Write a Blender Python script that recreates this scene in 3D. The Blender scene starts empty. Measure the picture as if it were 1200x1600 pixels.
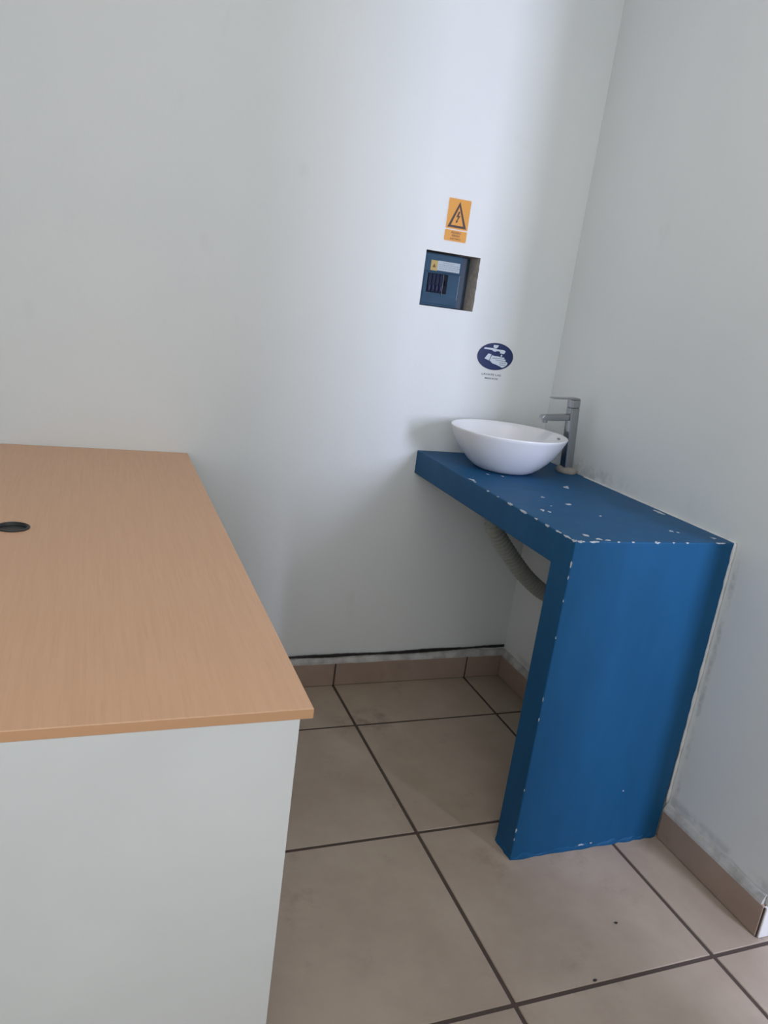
import bpy, bmesh, math, random
from mathutils import Vector, Matrix
random.seed(7)
S = bpy.context.scene
COL = S.collection

# ------------------------------------------------------------------ camera
cam_d = bpy.data.cameras.new('camera')
cam_d.sensor_fit = 'HORIZONTAL'
cam_d.sensor_width = 36.0
cam_d.lens = 36.0 * 1187.38 / 1200.0
cam_d.clip_start = 0.02
cam = bpy.data.objects.new('camera', cam_d)
COL.objects.link(cam)
cr, cu, cf = Vector((0.9307, -0.3425, 0.1283)), Vector((-0.0237, 0.2935, 0.9557)), Vector((0.3649, 0.8925, -0.2651))
cam.matrix_world = Matrix(((cr.x, cu.x, -cf.x, -1.4512), (cr.y, cu.y, -cf.y, -2.2115),
                           (cr.z, cu.z, -cf.z, 1.2747), (0, 0, 0, 1)))
S.camera = cam

# ------------------------------------------------------------------ world, lights, exposure
w = bpy.data.worlds.new('daylight')
S.world = w
w.use_nodes = True
w.node_tree.nodes['Background'].inputs['Color'].default_value = (0.75, 0.85, 1.0, 1)
w.node_tree.nodes['Background'].inputs['Strength'].default_value = 0.6

def area(name, loc, target, sx, sy, power, colour):
    d = bpy.data.lights.new(name, 'AREA')
    d.shape = 'RECTANGLE'; d.size = sx; d.size_y = sy
    d.energy = power; d.color = colour
    o = bpy.data.objects.new(name, d)
    COL.objects.link(o)
    o.location = loc
    o.rotation_euler = (Vector(target) - Vector(loc)).to_track_quat('-Z', 'Y').to_euler()
    return o
# daylight falling through the far passage window, past the end of the right wall
area('passage_window_daylight', (0.355, -2.96, 1.5), (0.355, 0.0, 1.5), 0.30, 0.95, 46, (0.70, 0.75, 1.0))
# daylight through the window in the wall behind the camera
area('front_window_daylight', (-1.6, -2.98, 1.5), (-1.6, 0.0, 1.5), 1.3, 1.7, 13.5, (0.96, 1.0, 0.985))
# unseen fill light added below the ceiling to brighten the room
area('ceiling_fill', (-0.9, -1.3, 2.66), (-0.9, -1.3, 0.0), 1.2, 0.3, 6, (1.0, 0.96, 0.90))

S.view_settings.view_transform = 'Standard'
S.view_settings.look = 'None'
S.view_settings.gamma = 1.0
S.view_settings.use_curve_mapping = False
S.view_settings.exposure = 0.15
S.cycles.use_denoising = True
S.cycles.max_bounces = 10
S.cycles.diffuse_bounces = 6

# ------------------------------------------------------------------ materials
def mat(name, col, rough=0.6, metal=0.0, spec=0.5, coat=0.0):
    m = bpy.data.materials.new(name)
    m.use_nodes = True
    b = m.node_tree.nodes['Principled BSDF']
    b.inputs['Base Color'].default_value = (*col, 1)
    b.inputs['Roughness'].default_value = rough
    b.inputs['Metallic'].default_value = metal
    b.inputs['Specular IOR Level'].default_value = spec
    b.inputs['Coat Weight'].default_value = coat
    return m

class N:
    """small node-graph helper on a material"""
    def __init__(s, m):
        s.t = m.node_tree; s.b = s.t.nodes['Principled BSDF']
        s.geo = s.t.nodes.new('ShaderNodeNewGeometry')
    def new(s, ty, **k):
        n = s.t.nodes.new(ty)
        for a, v in k.items(): setattr(n, a, v)
        return n
    def link(s, a, b): s.t.links.new(a, b)
    def pos(s, scale=(1, 1, 1), loc=(0, 0, 0)):
        m = s.new('ShaderNodeMapping')
        m.inputs['Scale'].default_value = scale; m.inputs['Location'].default_value = loc
        s.link(s.geo.outputs['Position'], m.inputs['Vector'])
        return m.outputs['Vector']
    def noise(s, vec, scale, detail=4, rough=0.55):
        n = s.new('ShaderNodeTexNoise')
        n.inputs['Scale'].default_value = scale; n.inputs['Detail'].default_value = detail
        n.inputs['Roughness'].default_value = rough
        s.link(vec, n.inputs['Vector'])
        return n.outputs['Fac']
    def ramp(s, fac, lo, hi, a=0.0, b=1.0):
        r = s.new('ShaderNodeMapRange')
        r.interpolation_type = 'SMOOTHSTEP'
        for i, v in enumerate((lo, hi, a, b)): r.inputs[i + 1].default_value = v
        s.link(fac, r.inputs[0])
        return r.outputs[0]
    def math(s, op, a, b=None):
        n = s.new('ShaderNodeMath', operation=op)
        for i, v in enumerate((a, b)):
            if v is None: continue
            if isinstance(v, (int, float)): n.inputs[i].default_value = v
            else: s.link(v, n.inputs[i])
        return n.outputs[0]
    def mix(s, fac, a, b):
        n = s.new('ShaderNodeMix', data_type='RGBA')
        if isinstance(fac, (int, float)): n.inputs['Factor'].default_value = fac
        else: s.link(fac, n.inputs['Factor'])
        for key, v in (('A', a), ('B', b)):
            sock = [i for i in n.inputs if i.name == key and i.type == 'RGBA'][0]
            if isinstance(v, tuple): sock.default_value = (*v, 1)
            else: s.link(v, sock)
        return [o for o in n.outputs if o.type == 'RGBA'][0]
    def colour(s, c): s.link(c, s.b.inputs['Base Color'])
    def bump(s, h, strength, dist=0.002):
        n = s.new('ShaderNodeBump')
        n.inputs['Strength'].default_value = strength; n.inputs['Distance'].default_value = dist
        s.link(h, n.inputs['Height']); s.link(n.outputs['Normal'], s.b.inputs['Normal'])
    def xyz(s):
        n = s.new('ShaderNodeSeparateXYZ'); s.link(s.geo.outputs['Position'], n.inputs[0])
        return n.outputs

def wall_paint(name, smudged_shaded=False):
    m = mat(name, (0.76, 0.78, 0.77), 0.55, spec=0.3)
    n = N(m)
    p = n.pos()
    big = n.noise(p, 1.7, 3)
    c = n.mix(n.ramp(big, 0.3, 0.75), (0.77, 0.785, 0.775), (0.735, 0.755, 0.755))
    fine = n.ramp(n.noise(n.pos((1, 1, 0.6)), 9, 5), 0.62, 0.80)
    c = n.mix(n.math('MULTIPLY', fine, 0.22), c, (0.60, 0.60, 0.58))
    if smudged_shaded:
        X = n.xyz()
        dirt_shade = n.ramp(n.noise(p, 16, 5, 0.7), 0.42, 0.66)
        # grime and painted shadow where the counter meets the wall, thickest behind the tap
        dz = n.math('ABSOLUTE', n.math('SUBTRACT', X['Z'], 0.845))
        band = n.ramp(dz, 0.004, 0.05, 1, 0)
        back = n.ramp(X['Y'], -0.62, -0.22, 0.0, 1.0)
        g1 = n.math('MULTIPLY', n.math('MULTIPLY', band, back), dirt_shade)
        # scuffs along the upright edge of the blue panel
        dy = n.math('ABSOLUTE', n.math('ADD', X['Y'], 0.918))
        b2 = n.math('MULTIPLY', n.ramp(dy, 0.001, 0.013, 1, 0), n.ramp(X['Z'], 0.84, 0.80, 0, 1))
        g2 = n.math('MULTIPLY', b2, dirt_shade)
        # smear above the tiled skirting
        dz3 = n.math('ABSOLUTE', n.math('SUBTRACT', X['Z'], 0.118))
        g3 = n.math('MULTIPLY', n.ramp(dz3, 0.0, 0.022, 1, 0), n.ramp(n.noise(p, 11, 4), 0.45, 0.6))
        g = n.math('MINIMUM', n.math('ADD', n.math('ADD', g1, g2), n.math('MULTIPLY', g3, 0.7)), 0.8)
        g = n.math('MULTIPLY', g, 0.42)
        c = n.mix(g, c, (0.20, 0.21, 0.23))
    n.colour(c)
    n.bump(n.noise(p, 60, 4), 0.12, 0.003)
    return m
M_WALL = wall_paint('white_wall_paint')
M_WALLR = wall_paint('white_wall_paint_smudged_shaded', True)
M_CEIL = mat('ceiling_paint', (0.72, 0.72, 0.71), 0.8)
M_NICHE = mat('bare_plaster', (0.40, 0.36, 0.33), 0.9)
n = N(M_NICHE); n.colour(n.mix(n.ramp(n.noise(n.pos(), 55, 5), 0.35, 0.7), (0.62, 0.57, 0.53), (0.50, 0.45, 0.41)))
n.bump(n.noise(n.pos(), 120, 3), 0.4, 0.003)

def tile_mat(name, a, b, stain):
    m = mat(name, a, 0.42, spec=0.4)
    n = N(m)
    p = n.pos()
    c = n.mix(n.ramp(n.noise(p, 4.5, 5, 0.6), 0.3, 0.7), a, b)
    c = n.mix(n.math('MULTIPLY', n.ramp(n.noise(n.pos((1, 1, 1), (3.1, 1.7, 0)), 5.5, 6, 0.7), 0.56, 0.76), 0.5), c, stain)
    speck = n.ramp(n.noise(p, 140, 2), 0.70, 0.80)
    c = n.mix(n.math('MULTIPLY', speck, 0.25), c, stain)
    # scuff mark on the floor beside the desk
    X = n.xyz()
    dx = n.math('MULTIPLY', n.math('ADD', X['X'], 0.60), n.math('ADD', X['X'], 0.60))
    dy = n.math('MULTIPLY', n.math('ADD', X['Y'], 0.235), n.math('ADD', X['Y'], 0.235))
    d = n.math('SQRT', n.math('ADD', dx, n.math('MULTIPLY', dy, 3.0)))
    sc = n.math('MULTIPLY', n.ramp(d, 0.02, 0.17, 1, 0), n.ramp(n.noise(p, 13, 6, 0.7), 0.42, 0.68))
    c = n.mix(n.math('MULTIPLY', sc, 0.6), c, (0.10, 0.075, 0.065))
    n.colour(c)
    n.bump(n.noise(p, 30, 3), 0.08, 0.002)
    r = n.ramp(n.noise(p, 7, 4), 0.3, 0.7, 0.36, 0.55)
    n.link(r, n.b.inputs['Roughness'])
    return m
M_TILE = tile_mat('beige_floor_tile', (0.425, 0.342, 0.266), (0.36, 0.282, 0.217), (0.22, 0.16, 0.12))
M_SKIRT = tile_mat('beige_skirting_tile', (0.385, 0.285, 0.228), (0.32, 0.232, 0.185), (0.21, 0.14, 0.10))
M_LITTILE = mat('daylit_skirting_tile', (0.82, 0.82, 0.80), 0.3)  # tile colour whitened to stand for strong daylight on its face
M_GROUT = mat('dark_grout', (0.072, 0.050, 0.040), 0.9)
M_LGROUT = mat('pale_grout', (0.32, 0.30, 0.28), 0.9)
M_LEDGE = mat('plaster_ledge', (0.56, 0.55, 0.53), 0.85)
n = N(M_LEDGE); n.colour(n.mix(n.ramp(n.noise(n.pos(), 22, 5), 0.35, 0.7), (0.58, 0.57, 0.55), (0.38, 0.365, 0.345)))

M_BLUE = mat('blue_gloss_paint', (0.018, 0.085, 0.23), 0.5, spec=0.2)
n = N(M_BLUE)
c = n.mix(n.ramp(n.noise(n.pos((1, 1, 0.25)), 14, 4), 0.3, 0.7), (0.0085, 0.085, 0.200), (0.007, 0.074, 0.176))
scr = n.ramp(n.noise(n.pos((1.0, 3.0, 1.0)), 40, 3, 0.7), 0.70, 0.78)
c = n.mix(n.math('MULTIPLY', scr, 0.25), c, (0.07, 0.13, 0.22))
n.colour(c)
n.bump(n.noise(n.pos((1, 1, 0.4)), 26, 4), 0.20, 0.004)
M_CHIP = mat('bare_plaster_chip', (0.42, 0.45, 0.48), 0.9)
M_CAULK = mat('white_caulk', (0.70, 0.70, 0.69), 0.7)

M_CERAMIC = mat('white_ceramic', (0.80, 0.80, 0.82), 0.28, spec=0.5)
M_CHROME = mat('chrome', (0.40, 0.41, 0.43), 0.22, metal=1.0)
M_CHROMED = mat('dark_chrome', (0.20, 0.21, 0.22), 0.25, metal=1.0)
M_PUTTY = mat('grey_putty', (0.33, 0.30, 0.27), 0.9)
n = N(M_PUTTY); n.bump(n.noise(n.pos(), 90, 4), 0.5, 0.004)
M_DARK = mat('dark_slot', (0.06, 0.06, 0.065), 0.6)
M_HOSE = mat('grey_hose_plastic', (0.34, 0.34, 0.30), 0.5)
M_PIPE = mat('grey_pipe_plastic', (0.30, 0.30, 0.29), 0.5)

M_BEECH = mat('beech_laminate', (0.50, 0.32, 0.20), 0.42, spec=0.35)
n = N(M_BEECH)
g = n.noise(n.pos((55, 2.2, 2.2)), 3.2, 6, 0.65)
c = n.mix(n.ramp(g, 0.3, 0.72), (0.66, 0.395, 0.240), (0.615, 0.360, 0.215))
c = n.mix(n.math('MULTIPLY', n.ramp(n.noise(n.pos((260, 9, 9)), 1.0, 3), 0.60, 0.75), 0.22), c, (0.48, 0.275, 0.16))
n.colour(c)
M_BEECHE = mat('beech_edge_band', (0.60, 0.33, 0.18), 0.4, spec=0.35)
M_MELA = mat('white_melamine', (0.72, 0.74, 0.72), 0.45, spec=0.35)
n = N(M_MELA)
c = n.mix(n.ramp(n.noise(n.pos(), 3.0, 4), 0.3, 0.75), (0.74, 0.74, 0.73), (0.68, 0.68, 0.67))
c = n.mix(n.math('MULTIPLY', n.ramp(n.noise(n.pos(), 24, 5, 0.7), 0.66, 0.78), 0.25), c, (0.45, 0.45, 0.43))
n.colour(c)
M_BLACK = mat('black_plastic', (0.012, 0.012, 0.013), 0.45)
M_CABLE = mat('black_cable', (0.022, 0.019, 0.018), 0.6)

M_BOX = mat('blue_grey_panel_paint', (0.095, 0.175, 0.27), 0.6, spec=0.12)
n = N(M_BOX); n.colour(n.mix(n.ramp(n.noise(n.pos(), 18, 4), 0.3, 0.7), (0.046, 0.092, 0.150), (0.036, 0.076, 0.126)))
M_BOXD = mat('blue_grey_panel_side', (0.030, 0.055, 0.085), 0.5)
M_BREAK = mat('navy_breaker', (0.013, 0.019, 0.045), 0.6, spec=0.15)
M_BREAK2 = mat('black_breaker', (0.006, 0.008, 0.016), 0.6, spec=0.12)
M_TOGGLE = mat('dark_violet_toggle', (0.035, 0.040, 0.095), 0.6, spec=0.15)
M_PAPER = mat('white_label', (0.42, 0.48, 0.53), 0.6)
M_PRINT = mat('grey_print', (0.29, 0.33, 0.38), 0.7)
M_YELL = mat('yellow_label', (0.46, 0.33, 0.10), 0.6)
M_SIGNY = mat('sign_yellow', (0.72, 0.315, 0.030), 0.5)
M_SIGNK = mat('sign_brown_black', (0.055, 0.018, 0.006), 0.5)
M_SIGNT = mat('sign_brown_text', (0.13, 0.04, 0.012), 0.5)
M_SIGNB = mat('sign_backing', (0.74, 0.72, 0.69), 0.5)
M_NAVY = mat('sign_navy', (0.007, 0.022, 0.105), 0.4)
M_PICT = mat('sign_white', (0.66, 0.72, 0.80), 0.5)
M_LET = mat('grey_lettering', (0.20, 0.19, 0.22), 0.6)
M_FRAME = mat('aluminium_frame', (0.45, 0.46, 0.47), 0.4, metal=0.6)

# ------------------------------------------------------------------ geometry helpers
def obj(name, bm, m, parent=None, smooth=False, loc=None, label=None):
    bm.normal_update()
    me = bpy.data.meshes.new(name)
    bm.to_mesh(me); bm.free()
    for mm in (m if isinstance(m, (list, tuple)) else [m]): me.materials.append(mm)
    if smooth:
        for p in me.polygons: p.use_smooth = True
    o = bpy.data.objects.new(name, me)
    COL.objects.link(o)
    if parent is not None: o.parent = parent
    if loc is not None: o.location = loc
    if label: o['label'] = label
    return o
def smooth_by_angle(o, deg=35):
    me = o.data
    for p in me.polygons: p.use_smooth = True
    bm = bmesh.new(); bm.from_mesh(me)
    for e in bm.edges:
        e.smooth = not (len(e.link_faces) == 2 and e.calc_face_angle(0) > math.radians(deg))
    bm.to_mesh(me); bm.free()
def empty(name, loc, label=None, cat=None, group=None, kind=None):
    o = bpy.data.objects.new(name, None)
    o.empty_display_size = 0.05
    COL.objects.link(o); o.location = loc
    tag(o, label, cat, group, kind)
    return o
def tag(o, label=None, cat=None, group=None, kind=None):
    for k, v in (('label', label), ('category', cat), ('group', group), ('kind', kind)):
        if v: o[k] = v
    return o
def box(bm, x0, x1, y0, y1, z0, z1, bev=0.0, seg=2):
    r = bmesh.ops.create_cube(bm, size=1.0)
    vs = r['verts']
    for v in vs:
        v.co = Vector(((x0 + x1) / 2 + v.co.x * (x1 - x0), (y0 + y1) / 2 + v.co.y * (y1 - y0),
                       (z0 + z1) / 2 + v.co.z * (z1 - z0)))
    if bev > 0:
        es = list({e for v in vs for e in v.link_edges})
        bmesh.ops.bevel(bm, geom=es, offset=bev, segments=seg, profile=0.5, affect='EDGES')
    return vs
def bx(*a, **k):
    bm = bmesh.new(); box(bm, *a, **k); return bm
def prism(bm, pts, axis, a0, a1):
    """extrude a 2-D outline along an axis ('x': pts are (y,z); 'y': (x,z); 'z': (x,y))"""
    def P(p, a):
        return {'x': (a, p[0], p[1]), 'y': (p[0], a, p[1]), 'z': (p[0], p[1], a)}[axis]
    lo = [bm.verts.new(P(p, a0)) for p in pts]
    hi = [bm.verts.new(P(p, a1)) for p in pts]
    k = len(pts)
    fs = [bm.faces.new(lo), bm.faces.new(hi)]
    for i in range(k):
        fs.append(bm.faces.new((lo[i], lo[(i + 1) % k], hi[(i + 1) % k], hi[i])))
    bmesh.ops.recalc_face_normals(bm, faces=fs)
    return lo + hi
def pr(pts, axis, a0, a1):
    bm = bmesh.new(); prism(bm, pts, axis, a0, a1); return bm
def rrect(x0, x1, z0, z1, r, k=5):
    out = []
    for cx, cz, a in ((x1 - r, z1 - r, 0), (x0 + r, z1 - r, 90), (x0 + r, z0 + r, 180), (x1 - r, z0 + r, 270)):
        for i in range(k + 1):
            t = math.radians(a + 90 * i / k)
            out.append((cx + r * math.cos(t), cz + r * math.sin(t)))
    return out
def lathe(bm, prof, seg=64, c=(0, 0, 0), sx=1.0, sy=1.0):
    rings = []
    for r, z in prof:
        if r < 1e-6: rings.append([bm.verts.new((c[0], c[1], c[2] + z))])
        else:
            rings.append([bm.verts.new((c[0] + sx * r * math.cos(2 * math.pi * i / seg),
                                        c[1] + sy * r * math.sin(2 * math.pi * i / seg), c[2] + z)) for i in range(seg)])
    for a, b in zip(rings, rings[1:]):
        for i in range(seg):
            j = (i + 1) % seg
            if len(a) == 1 and len(b) == 1: continue
            if len(a) == 1: bm.faces.new((a[0], b[j], b[i]))
            elif len(b) == 1: bm.faces.new((a[i], a[j], b[0]))
            else: bm.faces.new((a[i], a[j], b[j], b[i]))
    bmesh.ops.recalc_face_normals(bm, faces=bm.faces)
def catmull(P, n):
    P = [Vector(p) for p in P]
    Q = [2 * P[0] - P[1]] + P + [2 * P[-1] - P[-2]]
    out = []
    for i in range(1, len(Q) - 2):
        for k in range(n):
            t = k / n
            out.append(0.5 * (2 * Q[i] + (Q[i + 1] - Q[i - 1]) * t + (2 * Q[i - 1] - 5 * Q[i] + 4 * Q[i + 1] - Q[i + 2]) * t * t
                              + (3 * Q[i] - Q[i - 1] - 3 * Q[i + 1] + Q[i + 2]) * t ** 3))
    out.append(P[-1]); return out
def tube(bm, path, rad, seg=16, cap=True):
    """rad: number or one per path point"""
    up = Vector((0.13, 0.97, 0.2)); rings = []
    for i, p in enumerate(path):
        t = (path[min(i + 1, len(path) - 1)] - path[max(i - 1, 0)]).normalized()
        a = (up - t * up.dot(t)).normalized(); up = a
        b = t.cross(a)
        r = rad if isinstance(rad, (int, float)) else rad[i]
        rings.append([bm.verts.new(p + r * (math.cos(2 * math.pi * k / seg) * a + math.sin(2 * math.pi * k / seg) * b)) for k in range(seg)])
    for A, B in zip(rings, rings[1:]):
        for k in range(seg): bm.faces.new((A[k], A[(k + 1) % seg], B[(k + 1) % seg], B[k]))
    if cap:
        bm.faces.new(rings[0]); bm.faces.new(rings[-1])
    bmesh.ops.recalc_face_normals(bm, faces=bm.faces)
def text(name, s, width, height, cx, cz, y, m, parent):
    """flat lettering on the back wall, fitted to a width and height (metres)"""
    cu_ = bpy.data.curves.new(name, 'FONT')
    cu_.body = s; cu_.align_x = 'LEFT'; cu_.size = 1.0; cu_.resolution_u = 3; cu_.offset = 0.022
    tmp = bpy.data.objects.new(name + '_curve', cu_)
    COL.objects.link(tmp)
    bpy.context.view_layer.update()
    me = bpy.data.meshes.new_from_object(tmp.evaluated_get(bpy.context.evaluated_depsgraph_get()))
    COL.objects.unlink(tmp); bpy.data.objects.remove(tmp)
    xs = [v.co.x for v in me.vertices]; ys = [v.co.y for v in me.vertices]
    for v in me.vertices:
        v.co = Vector((cx + ((v.co.x - min(xs)) / (max(xs) - min(xs)) - 0.5) * width, y,
                       cz + ((v.co.y - min(ys)) / (max(ys) - min(ys)) - 0.5) * height))
    me.materials.clear(); me.materials.append(m); me.name = name
    o = bpy.data.objects.new(name, me); COL.objects.link(o)
    if parent is not None: o.parent = parent; o.matrix_parent_inverse = parent.matrix_world.inverted()
    return o

# ------------------------------------------------------------------ room shell
ZC = 2.7
XL, XF, YP, YR, YE = -2.4, 1.5, -2.9, -1.234, -2.9   # left wall, passage wall, front wall, end of right wall, passage end

# floor: grout bed with single tiles
floor = obj('floor', bx(XL - .1, XF + .1, YE - .1, .1, -.12, -.0025), M_GROUT)
tag(floor, 'beige ceramic tile floor with dark brown grout', None, None, 'structure')
GX, GY, T, G = -0.652, -0.2605, 0.5, 0.0094
def floor_tile(x0, x1, y0, y1):
    if x1 - x0 < 0.02 or y1 - y0 < 0.02: return
    obj('floor_tile', bx(x0, x1, y0, y1, -.012, random.uniform(-.0004, 0), bev=.0014, seg=1), M_TILE, floor)
for i in range(-5, 6):
    for j in range(-1, 14):
        x0, x1 = GX + i * T + G / 2, GX + (i + 1) * T - G / 2
        y1, y0 = GY - j * T - G / 2, GY - (j + 1) * T + G / 2
        x0, x1, y0, y1 = max(x0, XL), min(x1, XF), max(y0, YE), min(y1, -.001)
        if y0 < YR < y1 and x1 > 0 > x0:                    # row at the end of the right wall: cut tile beside the corner
            floor_tile(x0, -.0015, y0, y1)
            floor_tile(.0015, x1, y0, YR - .001)
            continue
        if x0 >= 0: y1 = min(y1, YR - .001)                 # passage only
        elif y0 > YR and x1 > 0: x1 = -.001
        floor_tile(x0, x1, y0, y1)
# pale joint where the floor of the passage begins
obj('threshold_joint', bx(-.003, .003, -1.2605 + .004, YR - .002, -.002, -.0008), M_LGROUT, floor)

# back wall with the recess for the distribution board
def wall_back():
    bm = bmesh.new()
    xa, xb, za, zb = -.523, -.341, 1.2785, 1.4393
    D = .085
    rnd = random.Random(3)
    zr = [za + (zb - za) * k / 14 for k in range(15)]
    edge = [(xb + (0 if k in (0, 14) else rnd.choice([0, 0, 0, .0006, .0012, -.0005])), z) for k, z in enumerate(zr)]
    V = lambda x, y, z: bm.verts.new((x, y, z))
    L0, L1 = XL - .1, .1
    F = lambda pts, mi=0: setattr(bm.faces.new([V(*p) for p in pts]), 'material_index', mi)
    F([(L0, 0, -.1), (L1, 0, -.1), (L1, 0, za), (L0, 0, za)])
    F([(L0, 0, zb), (L1, 0, zb), (L1, 0, ZC), (L0, 0, ZC)])
    F([(L0, 0, za), (xa, 0, za), (xa, 0, zb), (L0, 0, zb)])
    for (p, z0), (q, z1) in zip(edge, edge[1:]):
        F([(p, 0, z0), (L1, 0, z0), (L1, 0, z1), (q, 0, z1)])
        F([(p, 0, z0), (q, 0, z1), (xb, D, z1), (xb, D, z0)], 1)
    F([(xa, 0, za), (xb, 0, za), (xb, D, za), (xa, D, za)], 1)
    F([(xa, 0, zb), (xa, D, zb), (xb, D, zb), (xb, 0, zb)], 1)
    F([(xa, 0, za), (xa, D, za), (xa, D, zb), (xa, 0, zb)], 1)
    F([(xa, D, za), (xb, D, za), (xb, D, zb), (xa, D, zb)], 1)
    F([(L0, .15, -.1), (L0, .15, ZC), (L1, .15, ZC), (L1, .15, -.1)])
    F([(L0, 0, -.1), (L0, 0, ZC), (L0, .15, ZC), (L0, .15, -.1)])
    F([(L1, 0, -.1), (L1, .15, -.1), (L1, .15, ZC), (L1, 0, ZC)])
    F([(L0, 0, ZC), (L1, 0, ZC), (L1, .15, ZC), (L0, .15, ZC)])
    bmesh.ops.remove_doubles(bm, verts=bm.verts, dist=1e-5)
    o = obj('wall_back', bm, [M_WALL, M_NICHE])
    tag(o, 'white painted back wall with a square recess for the fuse box', None, None, 'structure')
    return o
wall_back()
def wall(name, label, *b, m=M_WALL, bev=0.0):
    return tag(obj(name, bx(*b, bev=bev, seg=3), m), label, None, None, 'structure')
# right wall and its return are one rounded masonry corner
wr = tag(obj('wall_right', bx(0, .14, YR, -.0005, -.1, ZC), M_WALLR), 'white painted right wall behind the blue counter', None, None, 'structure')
wall('wall_passage_end', 'white wall face turning away past the right wall corner', .14, XF + .1, YR, YR + .14, -.1, ZC)
wall('wall_passage_right', 'white wall of the passage, out of frame', XF, XF + .1, YE, YR, -.1, ZC)
wall('wall_beam_blocker', 'white stub wall added to cut off the daylight beam, out of frame', -.145, -.045, YP, -1.9, -.1, ZC)  # unseen stub, added to trim the left side of the daylight beam
wall('wall_left', 'white left wall, out of frame', XL - .1, XL, YP, 0, -.1, ZC)
tag(obj('ceiling', bx(XL - .1, XF + .1, YE - .1, .15, ZC, ZC + .1), M_CEIL), 'white ceiling, out of frame', None, None, 'structure')
def wall_front():
    bm = bmesh.new(); y0, y1 = YP - .1, YP
    for x0, x1, z0, z1 in ((XL - .1, -2.25, -.1, ZC), (-2.25, -.95, -.1, .65), (-2.25, -.95, 2.35, ZC), (-.95, .18, -.1, ZC),
                           (.18, .53, -.1, .85), (.18, .53, 2.15, ZC), (.53, XF + .1, -.1, ZC)):
        box(bm, x0, x1, y0, y1, z0, z1)
    tag(obj('wall_front', bm, M_WALL), 'white wall behind the camera with two windows', None, None, 'structure')
wall_front()
def window(name, label, hx0, hx1, hz0, hz1, y):
    bm = bmesh.new(); f = .035
    for b in ((hx0, hx0 + f, hz0, hz1), (hx1 - f, hx1, hz0, hz1), (hx0 + f, hx1 - f, hz0, hz0 + f), (hx0 + f, hx1 - f, hz1 - f, hz1)):
        box(bm, b[0], b[1], y - .06, y - .02, b[2], b[3])
    return tag(obj(name, bm, M_FRAME), label, None, None, 'structure')
window('window_1', 'aluminium window frame behind the camera', -2.25, -.95, .65, 2.35, YP)
window('window_2', 'aluminium frame of the narrow window beside the entrance', .18, .53, .85, 2.15, YP)

# skirting tiles
TB, HB = .013, .083
def skirting(name, label, pieces, ledges, m=M_SKIRT):
    e = empty(name, (0, 0, 0), label, None, None, 'structure')
    for p in pieces:
        obj('skirting_tile', bx(*p, bev=.0015, seg=1), m, e)
    for l in ledges: obj('plaster_ledge', l, M_LEDGE, e)
    return e
def ledge(axis, a0, a1, wallpos=0.0, sgn=-1, top=.102):
    # uneven sloped plaster fillet from the tile top to the wall
    bm = bmesh.new(); k = max(4, int(abs(a1 - a0) / .035)); rows = []
    rnd = random.Random(int(a0 * 1000) & 255)
    for i in range(k + 1):
        a = a0 + (a1 - a0) * i / k
        j = rnd.uniform(-.003, .003); q = rnd.uniform(-.0015, .0010)
        prof = [(0.0005, HB - .004), (TB + q, HB - .001), (TB - .001 + q, HB + .006 + j * .5), (.0055, top + j), (0.0005, top + .004 + j)]
        rows.append([bm.verts.new((a, wallpos + sgn * d, z) if axis == 'x' else (wallpos + sgn * d, a, z)) for d, z in prof])
    for A, B in zip(rows, rows[1:]):
        for t in range(5): bm.faces.new((A[t], A[(t + 1) % 5], B[(t + 1) % 5], B[t]))
    bm.faces.new(rows[0]); bm.faces.new(rows[-1])
    bmesh.ops.recalc_face_normals(bm, faces=bm.faces)
    return bm
g2 = .003
px = [XL + .005, GX - 3 * T, GX - 2 * T, GX - T, GX, GX + T, -TB - .001]
pieces = [(a + g2, b - (g2 if k < len(px) - 2 else 0), -TB, -.0005, .001, HB) for k, (a, b) in enumerate(zip(px, px[1:]))]
bb = skirting('baseboard_back', 'row of low beige tiles along the foot of the back wall', pieces, [ledge('x', XL + .01, -.001)])
obj('grout_strip', bx(XL + .005, -.001, -TB + .003, -.0008, .0012, HB - .002), M_GROUT, bb)
py = [-.001, GY, GY - T, -.822]
pieces = [(-TB, -.0005, b + g2, a - g2, .001, HB) for a, b in zip(py, py[1:])] + [(-TB, -.0005, YR - .006, -.9025, .001, HB)]
br_ = skirting('baseboard_right', 'row of low beige tiles along the foot of the right wall', pieces,
               [ledge('y', -.002, -.822), ledge('y', -.9025, YR + .002)])
obj('grout_strip', bx(-TB + .003, -.0008, -.82, -.002, .0012, HB - .002), M_GROUT, br_)
obj('grout_strip', bx(-TB + .002, -.0008, YR - .009, -.905, .0012, HB - .002), M_GROUT, br_)
px = [-TB + .002, .35, .85, 1.35, XF]
pieces = [(a + g2, b - g2, YR - TB, YR - .0005, .001, HB) for a, b in zip(px, px[1:])]
bp = skirting('baseboard_passage', 'low tile past the corner of the right wall, strong daylight painted in as white', pieces, [ledge('x', -.002, XF - .01, YR)], M_LITTILE)

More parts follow.
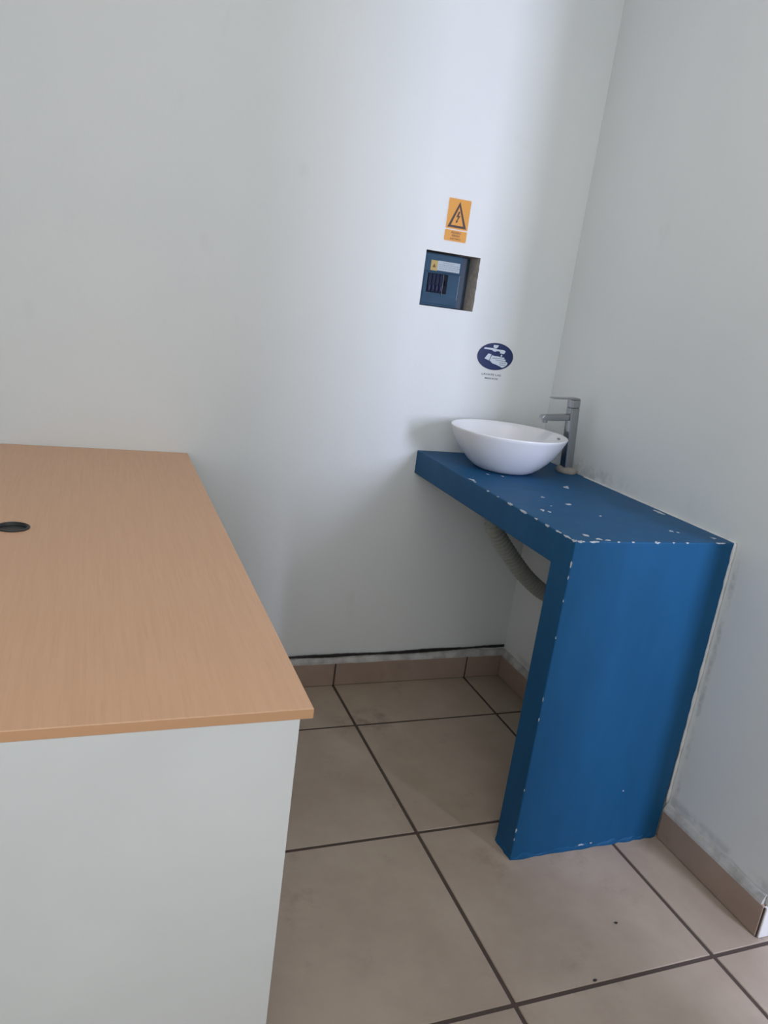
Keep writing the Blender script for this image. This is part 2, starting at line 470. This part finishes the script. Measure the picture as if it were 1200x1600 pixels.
# ------------------------------------------------------------------ blue counter
CW, CD, CT, CH, CS = .460, .900, .0746, .8293, .0755
WG = .0015
counter = empty('counter', (-.23, -.45, 0), 'chipped blue painted waterfall counter carrying the washbasin', 'counter')
def rel(o, parent):
    o.parent = parent; o.location = -Vector(parent.location)
    return o
def bevel_where(bm, test, off, seg=2):
    es = [e for e in bm.edges if test((e.verts[0].co + e.verts[1].co) / 2, (e.verts[1].co - e.verts[0].co).normalized())]
    bmesh.ops.bevel(bm, geom=es, offset=off, segments=seg, profile=0.5, affect='EDGES')
def near(a, b): return abs(a - b) < 1e-4
bm = bx(-CW, -WG, -CD + CT, -.001, CH - CS, CH)
bevel_where(bm, lambda c, d: near(c.x, -CW) and abs(d.y) > .9, .003)
rel(obj('countertop', bm, M_BLUE), counter)
# upright panel, its foot slightly ragged where the paint meets the floor
bm = bx(-CW, -WG, -CD, -CD + CT, 0, CH)
for v in bm.verts:
    if near(v.co.x, -WG) and v.co.z < .01: v.co.x = -TB - .002
bevel_where(bm, lambda c, d: (near(c.x, -CW) and near(c.y, -CD) and abs(d.z) > .9) or (near(c.z, CH) and near(c.y, -CD)) or (near(c.x, -CW) and near(c.z, CH)), .003)
panel = rel(obj('end_panel', bm, M_BLUE), counter)
# thick ragged rim of paint and filler round the foot
bm = bmesh.new(); rnd = random.Random(11)
path = [(-CW, -CD + CT, 0)] + [(-CW, -CD + CT - CT * i / 6, 0) for i in range(1, 7)] + [(-CW + (CW - .016) * i / 26, -CD, 0) for i in range(1, 27)]
prev = None
for i, (x, y, z) in enumerate(path):
    side = i <= 6
    out = rnd.uniform(.0005, .0045); hgt = rnd.uniform(.006, .022)
    nx, ny = (-1, 0) if side and i < 6 else ((-.7, -.7) if i == 6 else (0, -1))
    ring = [bm.verts.new((x - nx * .002, y - ny * .002, .0003)), bm.verts.new((x + nx * out, y + ny * out, .0003)),
            bm.verts.new((x + nx * (out * .7), y + ny * (out * .7), hgt * .5)), bm.verts.new((x - nx * .001, y - ny * .001, hgt))]
    if prev:
        for k in range(4): bm.faces.new((prev[k], prev[(k + 1) % 4], ring[(k + 1) % 4], ring[k]))
    prev = ring
bmesh.ops.recalc_face_normals(bm, faces=bm.faces)
rel(obj('paint_rim', bm, M_BLUE), counter)
# chips in the paint: thin flakes of bare plaster
def chip(pos, nrm, along, L, W, seed):
    rnd = random.Random(seed)
    nrm, along = Vector(nrm), Vector(along).normalized()
    side = nrm.cross(along)
    bm = bmesh.new(); k = 9; pts = []
    for i in range(k):
        t = 2 * math.pi * i / k; r = rnd.uniform(.38, 1.2)
        pts.append(along * (math.cos(t) * L / 2 * r) + side * (math.sin(t) * W / 2 * r))
    lo = [bm.verts.new(Vector(pos) + p - nrm * .0006) for p in pts]
    hi = [bm.verts.new(Vector(pos) + p * .93 + nrm * .00045) for p in pts]
    bm.faces.new(lo); bm.faces.new(hi)
    for i in range(k): bm.faces.new((lo[i], lo[(i + 1) % k], hi[(i + 1) % k], hi[i]))
    bmesh.ops.recalc_face_normals(bm, faces=bm.faces)
    rel(obj('paint_chip', bm, M_CHIP), counter)
def edge_chip(pos, along, n1, n2, L, w1, w2, seed):
    """a worn spot wrapped over an edge: w1 / w2 is its reach down the faces with outward normals n1 / n2"""
    rnd = random.Random(seed); bm = bmesh.new(); a = Vector(along); n1, n2 = Vector(n1), Vector(n2)
    k = 6; prev = None
    for i in range(k + 1):
        s = math.sin(math.pi * (i + .35) / (k + .7)); u = rnd.uniform(.25, 1.2) * s; v = rnd.uniform(.25, 1.2) * s
        c = Vector(pos) + a * (L * (i / k - .5))
        e = .0005
        ring = [c - n2 * w1 * u + n1 * e - n1 * .001, c - n2 * w1 * u + n1 * e, c + (n1 + n2) * (e - .0011), c - n1 * w2 * v + n2 * e, c - n1 * w2 * v - n2 * .001,
                c - n1 * .003 - n2 * .003]
        ring = [bm.verts.new(p) for p in ring]
        if prev:
            for q in range(6): bm.faces.new((prev[q], prev[(q + 1) % 6], ring[(q + 1) % 6], ring[q]))
        else: bm.faces.new(ring)
        prev = ring
    bm.faces.new(prev)
    bmesh.ops.recalc_face_normals(bm, faces=bm.faces)
    rel(obj('paint_chip', bm, M_CHIP), counter)
Z = (0, 0, 1); XM = (-1, 0, 0); YM = (0, -1, 0)
for i, (x, y, L, W, a) in enumerate([(-.167, -.418, .020, .030, 20), (-.155, -.405, .012, .018, -30), (-.2786, -.598, .017, .020, 0), (-.397, -.662, .016, .026, -30),
        (-.385, -.672, .012, .014, 10), (-.3185, -.536, .010, .012, 0), (-.026, -.648, .020, .055, 6), (-.1235, -.8134, .018, .018, 0),
        (-.112, -.823, .010, .010, 0), (-.0375, -.8633, .016, .018, 0), (-.402, -.855, .016, .024, 40), (-.386, -.882, .022, .014, 0), (-.368, -.888, .024, .010, 0),
        (-.3587, -.2962, .010, .016, 0), (-.318, -.314, .012, .014, 0), (-.450, -.372, .014, .030, 5), (-.452, -.398, .010, .014, 5),
        (-.25, -.70, .009, .010, 0), (-.345, -.62, .008, .008, 0)]):
    chip((x, y, CH), Z, (math.cos(math.radians(a)), math.sin(math.radians(a)), 0), L, W, i)
for i, (y, L, w1, w2) in enumerate([(-.61, .026, .005, .006), (-.676, .034, .006, .005), (-.735, .014, .004, .004), (-.785, .018, .004, .005), (-.832, .022, .006, .004), (-.868, .030, .009, .004),
                                    (-.892, .014, .012, .004), (-.545, .010, .004, .003), (-.49, .012, .003, .004)]):
    edge_chip((-CW, y, CH), (0, 1, 0), Z, XM, L, w1, w2, 40 + i)
for i, (x, L, w1, w2) in enumerate([(-.237, .016, .008, .004), (-.305, .008, .005, .003), (-.15, .009, .004, .003), (-.05, .030, .006, .003), (-.41, .026, .006, .003), (-.445, .020, .008, .004), (-.345, .008, .004, .002), (-.19, .007, .003, .003)]):
    edge_chip((x, -CD, CH), (1, 0, 0), Z, YM, L, w1, w2, 60 + i)
for i, (z, L, w1, w2) in enumerate([(.776, .020, .004, .004), (.745, .012, .003, .003), (.6, .008, .003, .002), (.444, .014, .004, .003), (.391, .012, .003, .003), (.2, .008, .003, .002), (.086, .016, .003, .005), (.06, .010, .002, .004), (.69, .008, .003, .002)]):
    edge_chip((-CW, -CD, z), (0, 0, 1), XM, YM, L * .8, w1 * .65, w2 * .65, 80 + i)
chip((-.255, -CD - .002, .013), YM, (1, 0, 0), .022, .005, 101); chip((-.225, -CD - .002, .014), YM, (1, 0, 0), .010, .004, 102)
chip((-.16, -CD, .16), YM, (1, 0, 0), .006, .006, 103)
# caulk beads where the counter meets the right wall
def bead(pts, r, seed):
    rnd = random.Random(seed); p = catmull(pts, 14); bm = bmesh.new()
    tube(bm, p, [r * rnd.uniform(.6, 1.25) for _ in p], 8)
    return bm
rel(obj('caulk_bead', bead([(-.0056, -CD - .001, .105), (-.0056, -CD - .001, .35), (-.006, -CD - .001, .6), (-.0056, -CD - .001, CH)], .0042, 1), M_CAULK, smooth=True), counter)
rel(obj('caulk_bead', bead([(-.004, -CD, CH), (-.004, -.7, CH), (-.004, -.45, CH), (-.004, -.27, CH)], .0028, 2), M_CAULK, smooth=True), counter)

# ------------------------------------------------------------------ washbasin
BX, BY = -.2655, -.2172
basin = empty('vessel_basin', (BX, BY, CH + .0003), 'round white ceramic vessel basin sitting on the blue counter', 'basin')
prof = [(0, 0), (.070, 0), (.082, .0022), (.094, .008), (.112, .022), (.132, .042), (.150, .065), (.164, .089), (.1735, .110), (.1768, .1175), (.1766, .1200), (.1745, .1212), (.1722, .1195),
        (.166, .108), (.154, .087), (.138, .063), (.118, .042), (.092, .026), (.062, .018), (.034, .0155), (.022, .0150), (.0, .0150)]
bm = bmesh.new(); lathe(bm, prof, 96)
obj('bowl', bm, M_CERAMIC, basin, smooth=True)
bm = bmesh.new(); lathe(bm, [(0, .0155), (.021, .0155), (.0235, .0165), (.0225, .0185), (.012, .0205), (0, .021)], 32)
obj('drain_plug', bm, M_CHROME, basin, smooth=True)
# overflow slot, set in the inner wall just under the rim
a = math.radians(-8)
bm = bmesh.new(); k = 14
for i in range(1):
    lo, hi = [], []
    for q in range(k):
        t = 2 * math.pi * q / k
        u = .011 * math.cos(t); zz = .1085 + .0032 * math.sin(t)
        rr = .1664 + (zz - .1085) * .52
        ang = a + u / rr
        hi.append(bm.verts.new(((rr - .0006) * math.cos(ang), (rr - .0006) * math.sin(ang), zz)))
        lo.append(bm.verts.new(((rr + .002) * math.cos(ang), (rr + .002) * math.sin(ang), zz)))
    bm.faces.new(hi); bm.faces.new(lo)
    for q in range(k): bm.faces.new((lo[q], lo[(q + 1) % k], hi[(q + 1) % k], hi[q]))
bmesh.ops.recalc_face_normals(bm, faces=bm.faces)
obj('overflow_slot', bm, mat('grey_slot', (.25, .25, .27), .5), basin)

# ------------------------------------------------------------------ tap
tap = empty('basin_tap', (-.035, -.215, CH), 'tall slim chrome single lever tap between basin and right wall', 'tap')
tap.rotation_euler = (0, math.radians(-5), 0)
def at_tap(name, bm, m, sm=False, label=None):
    o = obj(name, bm, m, tap, smooth=False, label=label)
    smooth_by_angle(o, 40)
    return o
bm = bmesh.new(); prism(bm, rrect(-.0155, .0155, -.0155, .0155, .005), 'z', .010, .205)
at_tap('column', bm, M_CHROME)
bm = bmesh.new(); prism(bm, rrect(-.014, .014, -.014, .014, .004), 'z', .2055, .2085)
at_tap('collar_gap', bm, M_CHROMED)
bm = bmesh.new(); prism(bm, rrect(-.0155, .0155, -.0155, .0155, .005), 'z', .209, .231)
at_tap('handle_head', bm, M_CHROME)
bm = bmesh.new(); prism(bm, [(.0155, .2335), (.0155, .2312), (-.080, .2355), (-.084, .2375), (-.080, .2390), (.010, .2365)], 'y', -.011, .011)
at_tap('lever', bm, M_CHROME)
bm = bmesh.new(); prism(bm, [(-.015, .187), (-.015, .166), (-.095, .168), (-.109, .171), (-.114, .178), (-.109, .1855), (-.100, .187)], 'y', -.0115, .0115)
es = [e for e in bm.edges if abs((e.verts[0].co - e.verts[1].co).normalized().y) < .1]
bmesh.ops.bevel(bm, geom=es, offset=.0035, segments=3, profile=.5, affect='EDGES')
at_tap('spout', bm, M_CHROME)
bm = bmesh.new(); lathe(bm, [(0, 0), (.0085, 0), (.0095, .001), (.0095, .009), (0, .009)], 20, (-.0985, 0, .1615))
at_tap('aerator', bm, M_CHROME)
# putty collar round the foot of the tap, pressed against the wall
bm = bmesh.new(); lathe(bm, [(0, .0), (.032, .0), (.0325, .006), (.030, .014), (.022, .019), (.0, .021)], 26, (0, 0, 0), .95, 1.15)
rnd = random.Random(5)
for v in bm.verts:
    if v.co.z > .003: v.co += Vector((rnd.uniform(-.002, .002), rnd.uniform(-.002, .002), rnd.uniform(-.002, .002)))
o = obj('putty_collar', bm, M_PUTTY, tap, smooth=True)
o.rotation_euler = (0, math.radians(5), 0)

# ------------------------------------------------------------------ drain hose under the counter
hose = empty('drain_hose', (BX, -.22, CH - CS), 'corrugated grey drain hose hanging under the blue counter', 'hose')
path = catmull([(BX, -.22, .715), (-.268, -.22, .655), (-.240, -.22, .612), (-.176, -.22, .540), (-.116, -.22, .480), (-.055, -.22, .433), (-.001, -.22, .404)], 60)
acc = [0.0]
for p, q in zip(path, path[1:]): acc.append(acc[-1] + (q - p).length)
nr = int(acc[-1] / .0135)
pts, rads = [], []
j = 0
def at_len(s):
    global j
    while j < len(acc) - 2 and acc[j + 1] < s: j += 1
    return path[j].lerp(path[j + 1], min(1, max(0, (s - acc[j]) / (acc[j + 1] - acc[j]))))
for i in range(nr * 8):
    s = acc[-1] * i / (nr * 8 - 1)
    pts.append(at_len(s)); ph = (i % 8) / 8
    rads.append(.0185 + .0092 * (0.5 - 0.5 * math.cos(2 * math.pi * ph)) ** .8)
bm = bmesh.new(); tube(bm, pts, rads, 24)
rel(obj('corrugated_pipe', bm, M_HOSE, smooth=True), hose)
bm = bmesh.new(); lathe(bm, [(0, 0), (.022, 0), (.030, .002), (.030, .018), (.024, .021), (.024, .0425), (0, .0425)], 28, (BX, -.22, CH - CS - .043))
o = rel(obj('drain_collar', bm, M_PIPE), hose); smooth_by_angle(o, 40)

# ------------------------------------------------------------------ cable lying on the skirting
bm = bmesh.new(); rnd = random.Random(9)
def strand(off, r):
    P = []
    for i in range(26):
        x = -1.15 + (1.15 - .006) * i / 25
        z = .1105 + (.0 if x < -.45 else (x + .45) * .018) + off * math.sin(x * 9 + 1.3) + rnd.uniform(-.0008, .0008)
        P.append((x, -.0062 - (off > 0) * .001, z))
    p = catmull(P, 4)
    tube(bm, p, [r * rnd.uniform(.85, 1.15) for _ in p], 8)
strand(.0028, .0034); strand(-.0028, .0032)
tag(obj('cable', bm, M_CABLE, smooth=True), 'thin black twin cable lying along the top of the skirting tiles', 'cable')

# ------------------------------------------------------------------ desk
XD0, XD1, YD, HD, TD = -1.668, -1.1824, -1.4134, .7819, .0145
desk = empty('desk', (-1.43, -.7, 0), 'beech topped desk with white end panel standing against the back wall', 'desk')
gx, gy, gr = -1.578, -.7155, .0285
bm = bmesh.new()                                     # desk top with a round cable hole
k = 40
def ring(z, r): return [bm.verts.new((gx + r * math.cos(2 * math.pi * i / k), gy + r * math.sin(2 * math.pi * i / k), z)) for i in range(k)]
def outer(z):
    out = []
    for i in range(k):
        t = 2 * math.pi * i / k; c, s = math.cos(t), math.sin(t)
        x0, x1, y0, y1 = XD0, XD1, YD, -.002
        f = min([(x1 - gx) / c if c > 1e-9 else 1e9, (x0 - gx) / c if c < -1e-9 else 1e9, (y1 - gy) / s if s > 1e-9 else 1e9, (y0 - gy) / s if s < -1e-9 else 1e9])
        out.append((gx + f * c, gy + f * s))
    return out
def rect_pts():
    pts = []
    base = outer(0)
    corners = [(XD1, -.002), (XD0, -.002), (XD0, YD), (XD1, YD)]
    return base, corners
base, corners = rect_pts()
tops, bots = ring(HD, gr), ring(HD - TD, gr)
ot = [bm.verts.new((x, y, HD)) for x, y in base]; ob = [bm.verts.new((x, y, HD - TD)) for x, y in base]
ct = {c: (bm.verts.new((*c, HD)), bm.verts.new((*c, HD - TD))) for c in corners}
def side_of(p): return 0 if near(p[0], XD1) else 1 if near(p[1], -.002) else 2 if near(p[0], XD0) else 3
for i in range(k):
    j2 = (i + 1) % k
    a_, b_ = side_of(base[i]), side_of(base[j2])
    if a_ == b_:
        bm.faces.new((tops[i], ot[i], ot[j2], tops[j2])); bm.faces.new((bots[j2], ob[j2], ob[i], bots[i]))
        f = bm.faces.new((ot[i], ob[i], ob[j2], ot[j2])); f.material_index = 1
    else:
        cs = {(0, 1): corners[0], (1, 2): corners[1], (2, 3): corners[2], (3, 0): corners[3]}[(a_, b_)]
        vt, vb = ct[cs]
        bm.faces.new((tops[i], ot[i], vt, ot[j2], tops[j2])); bm.faces.new((bots[j2], ob[j2], vb, ob[i], bots[i]))
        f = bm.faces.new((ot[i], ob[i], vb, vt)); f.material_index = 1
        f = bm.faces.new((vt, vb, ob[j2], ot[j2])); f.material_index = 1
    bm.faces.new((tops[j2], bots[j2], bots[i], tops[i]))
bmesh.ops.recalc_face_normals(bm, faces=bm.faces)
es = [e for e in bm.edges if len(e.link_faces) == 2 and {f.material_index for f in e.link_faces} == {0, 1}]
bmesh.ops.bevel(bm, geom=es, offset=.0012, segments=2, profile=.5, affect='EDGES')
rel(obj('desk_top', bm, [M_BEECH, M_BEECHE]), desk)
ZT = HD - TD - .0002
rel(obj('side_panel', bx(XD0 + .012, -1.1984, -1.4125, -1.3965, .001, ZT, bev=.0008, seg=1), M_MELA), desk)
rel(obj('side_panel', bx(XD0 + .012, -1.1984, -.036, -.020, .001, ZT, bev=.0008, seg=1), M_MELA), desk)
rel(obj('modesty_panel', bx(-1.640, -1.625, -1.396, -.0365, .25, ZT, bev=.0008, seg=1), M_MELA), desk)
bm = bmesh.new()
lathe(bm, [(.0235, -.030), (.0255, -.030), (.0265, .0005), (.0295, .0006), (.0300, .0016), (.0285, .0024), (.0250, .0022), (.0235, -.030)], 40)
gm = rel(obj('cable_grommet', bm, M_BLACK, smooth=True), desk); gm.location += Vector((gx, gy, HD))
bm = bmesh.new(); lathe(bm, [(0, -.006), (.0238, -.006), (.0238, -.003), (0, -.003)], 32)
cap = obj('grommet_cap', bm, M_BLACK, gm)

# ------------------------------------------------------------------ distribution board in the recess
db = empty('distribution_board', (-.4535, .012, 1.280), 'blue grey electrical board with breakers set into the wall recess', 'fuse box')
def on_board(name, bm, m, parent=None, label=None):
    o = obj(name, bm, m, label=label); rel(o, db)
    if parent is not None:
        o.parent = parent; o.location = (0, 0, 0)
    return o
on_board('housing', bx(-.5215, -.392, .016, .083, 1.2795, 1.4345, bev=.003), M_BOXD)
on_board('back_tray', bx(-.3915, -.3440, .062, .083, 1.2798, 1.4375, bev=.002), M_BOXD)
cov = on_board('cover', bx(-.5205, -.394, .0115, .0165, 1.2805, 1.4325, bev=.002), M_BOX)
# upper fascia stands a little proud and ends in a step
on_board('upper_fascia', bx(-.5200, -.3955, .0085, .0118, 1.3800, 1.4300, bev=.0012), M_BOX, cov)
on_board('front_plate', bx(-.5150, -.3985, .0092, .0118, 1.2870, 1.3770, bev=.0012), M_BOX, cov)
on_board('yellow_label', bx(-.4990, -.4770, .0079, .0087, 1.3835, 1.4130), M_YELL, cov, 'small yellow square label')
on_board('white_label', bx(-.4768, -.4020, .0079, .0087, 1.3855, 1.4135), M_PAPER, cov, 'white printed label strip')
bm = bmesh.new()
prism(bm, [(-.4935, 1.3925), (-.4825, 1.3925), (-.488, 1.4045)], 'y', .0075, .0080)
on_board('label_symbol', bm, mat('label_symbol_brown', (.16, .07, .02), .6), cov)
bm = bmesh.new(); rnd = random.Random(4)
for r_ in range(4):
    z = 1.4085 - r_ * .0056; x = -.472 + (.012 if r_ == 0 else 0)
    while x < -.410 - (.012 if r_ == 0 else 0):
        L = rnd.uniform(.004, .012); box(bm, x, x + L, .0076, .0080, z - .0011, z + .0011); x += L + .0024
on_board('label_print', bm, M_PRINT, cov)
on_board('breaker_window', bx(-.5035, -.4365, .0086, .0094, 1.3195, 1.3760), M_BREAK2, cov)
for i in range(4):
    x0 = -.5020 + i * .0126
    b = on_board('breaker', bx(x0, x0 + .0112, .0052, .0090, 1.3215, 1.3740, bev=.0008, seg=1), M_BREAK)
    on_board('toggle', bx(x0 + .002, x0 + .0085, .0012, .0054, 1.3255 if i != 1 else 1.327, 1.3405, bev=.0008, seg=1), M_TOGGLE, b)
b = on_board('breaker', bx(-.4510, -.4385, .0046, .0090, 1.3215, 1.3745, bev=.0008, seg=1), M_BREAK2, None, 'wider black main breaker')
on_board('toggle', bx(-.4485, -.4405, .0008, .0048, 1.344, 1.358, bev=.0008, seg=1), M_BREAK2, b)
on_board('divider_strip', bx(-.4533, -.4519, .0046, .0090, 1.3150, 1.3745), mat('cream_strip', (.16, .17, .16), .6), cov)
on_board('hinge_ridge', bx(-.3995, -.3975, .0078, .0094, 1.305, 1.378, bev=.0005, seg=1), mat('worn_ridge', (.16, .25, .34), .5), cov)

# ------------------------------------------------------------------ warning sign
ws = empty('warning_sign', (-.4363, 0, 1.474), 'yellow electric hazard warning sign stuck above the fuse box', 'sign')
def flat(name, pts, y0, y1, m, parent, label=None):
    o = obj(name, pr(pts, 'y', y0, y1), m, label=label); rel(o, parent); return o
flat('backing', rrect(-.4755, -.3975, 1.4710, 1.5965, .004), -.0006, -.0002, M_SIGNB, ws)
flat('warning_panel', rrect(-.4725, -.4000, 1.5085, 1.5935, .003), -.0010, -.0006, M_SIGNY, ws)
flat('caption_panel', rrect(-.4730, -.4000, 1.4740, 1.5052, .004), -.0010, -.0006, M_SIGNY, ws)
cxs = -.4363
def tri(w_, z0, z1): return [(cxs - w_, z0), (cxs + w_, z0), (cxs, z1)]
bm = bmesh.new()
o3, i3 = tri(.0312, 1.5125, 1.5865), tri(.0205, 1.5192, 1.5720)
for y in (-.0010, -.0013):
    O = [bm.verts.new((x, y, z)) for x, z in o3]; I = [bm.verts.new((x, y, z)) for x, z in i3]
    for q in range(3): bm.faces.new((O[q], O[(q + 1) % 3], I[(q + 1) % 3], I[q]))
    if y == -.0010: O0, I0 = O, I
for A, B in ((O0, O), (I0, I)):
    for q in range(3): bm.faces.new((A[q], A[(q + 1) % 3], B[(q + 1) % 3], B[q]))
bmesh.ops.recalc_face_normals(bm, faces=bm.faces)
rel(obj('warning_triangle', bm, M_SIGNK), ws)
bolt = [(.0040, .0300), (-.0010, .0300), (-.0062, .0135), (.0000, .0150), (-.0034, .0045), (-.0062, .0055), (-.0045, -.0035), (.0018, .0035), (-.0008, .0040), (.0068, .0195), (.0008, .0180)]
flat('lightning_bolt', [(cxs + x, 1.5285 + z) for x, z in bolt][::-1], -.0013, -.0010, M_SIGNK, ws)
for s, wd, z in (('PELIGRO', .031, 1.4985), ('RIESGO', .026, 1.4900), ('ELÉCTRICO', .035, 1.4815)):
    t_ = text('lettering', s, wd, .0058, cxs + .0005, z, -.00125, M_SIGNT, None); rel(t_, ws)

# ------------------------------------------------------------------ hand washing sign
hs = empty('handwashing_sign', (-.235, 0, 1.105), 'navy oval wash your hands sign on the wall above the basin', 'sign')
def ell(cx, cz, a_, b_, k=56): return [(cx + a_ * math.cos(2 * math.pi * i / k), cz + b_ * math.sin(2 * math.pi * i / k)) for i in range(k)]
OX, OZ = -.2350, 1.1500
flat('backing', ell(OX, OZ, .0675, .0448), -.0005, -.0002, M_SIGNB, hs)
flat('oval_disc', ell(OX, OZ, .0655, .0430), -.0010, -.0005, M_NAVY, hs)
# pictogram drawn in the photo's crop units (1200 px = 80 px): u right, v down
def pic(u, v):
    # invert the oblique view: oval centre (578,482) and its visible axes
    du, dv = (u - 578) / 425.0, (v - 482) / 315.0
    return (OX + du * .0655, OZ - (dv - .04 * du) * .0430)
def flat2(name, pts): return flat(name, [pic(*p) for p in pts], -.0014, -.0010, M_PICT, hs)
flat2('tap_pictogram', [(300, 285), (500, 290), (545, 300), (600, 310), (760, 318), (800, 345), (775, 405), (680, 400), (665, 360), (610, 350), (545, 372), (495, 350), (480, 335), (285, 320)])
flat2('tap_pictogram', [(500, 212), (620, 215), (600, 265), (570, 292), (525, 290), (498, 260)])
flat2('drop_pictogram', [(728, 415), (740, 448), (722, 475), (700, 468), (698, 448)])
flat2('hand_pictogram', [(405, 420), (480, 435), (440, 580), (330, 540)])
flat2('hand_pictogram', [(495, 455), (560, 470), (640, 470), (700, 485), (790, 490), (800, 510), (770, 530), (825, 530), (838, 560), (800, 580), (850, 585),
                         (890, 610), (885, 650), (840, 700), (780, 730), (690, 690), (600, 660), (530, 640), (480, 595), (455, 580)])
# gaps between the fingers
def flat3(name, pts): return flat(name, [pic(*p) for p in pts], -.0017, -.0014, M_NAVY, hs)
for p in ([(510, 512), (770, 520), (772, 528), (510, 522)], [(600, 552), (800, 572), (802, 580), (600, 561)], [(690, 612), (850, 618), (850, 627), (690, 621)], [(700, 655), (845, 668), (843, 676), (700, 664)]):
    flat3('finger_line', p)
t_ = text('lettering', 'LÁVATE LAS', .0710, .0078, -.2385, 1.0925, -.0004, M_LET, None); rel(t_, hs)
t_ = text('lettering', 'MANOS', .0480, .0058, -.2362, 1.0795, -.0004, M_LET, None); rel(t_, hs)
# ------------------------------------------------------------------ crumbs of dirt on the floor
for i, (x, y, s, lab) in enumerate([(-.317, -1.1328, .004, 'tiny dark crumb on the tile in front of the blue panel'),
                                    (-.4586, -1.2513, .0045, 'tiny dark crumb beside the grout line near the bottom of the photo')]):
    bm = bmesh.new(); bmesh.ops.create_icosphere(bm, subdivisions=1, radius=s)
    rnd = random.Random(i)
    for v in bm.verts: v.co = Vector((v.co.x * 1.2, v.co.y * .8, v.co.z * .4)) * rnd.uniform(.7, 1.2)
    zmin = min(v.co.z for v in bm.verts)
    for v in bm.verts: v.co.z -= zmin
    tag(obj('crumb', bm, M_CABLE, loc=(x, y, .0002)), lab, 'crumb')
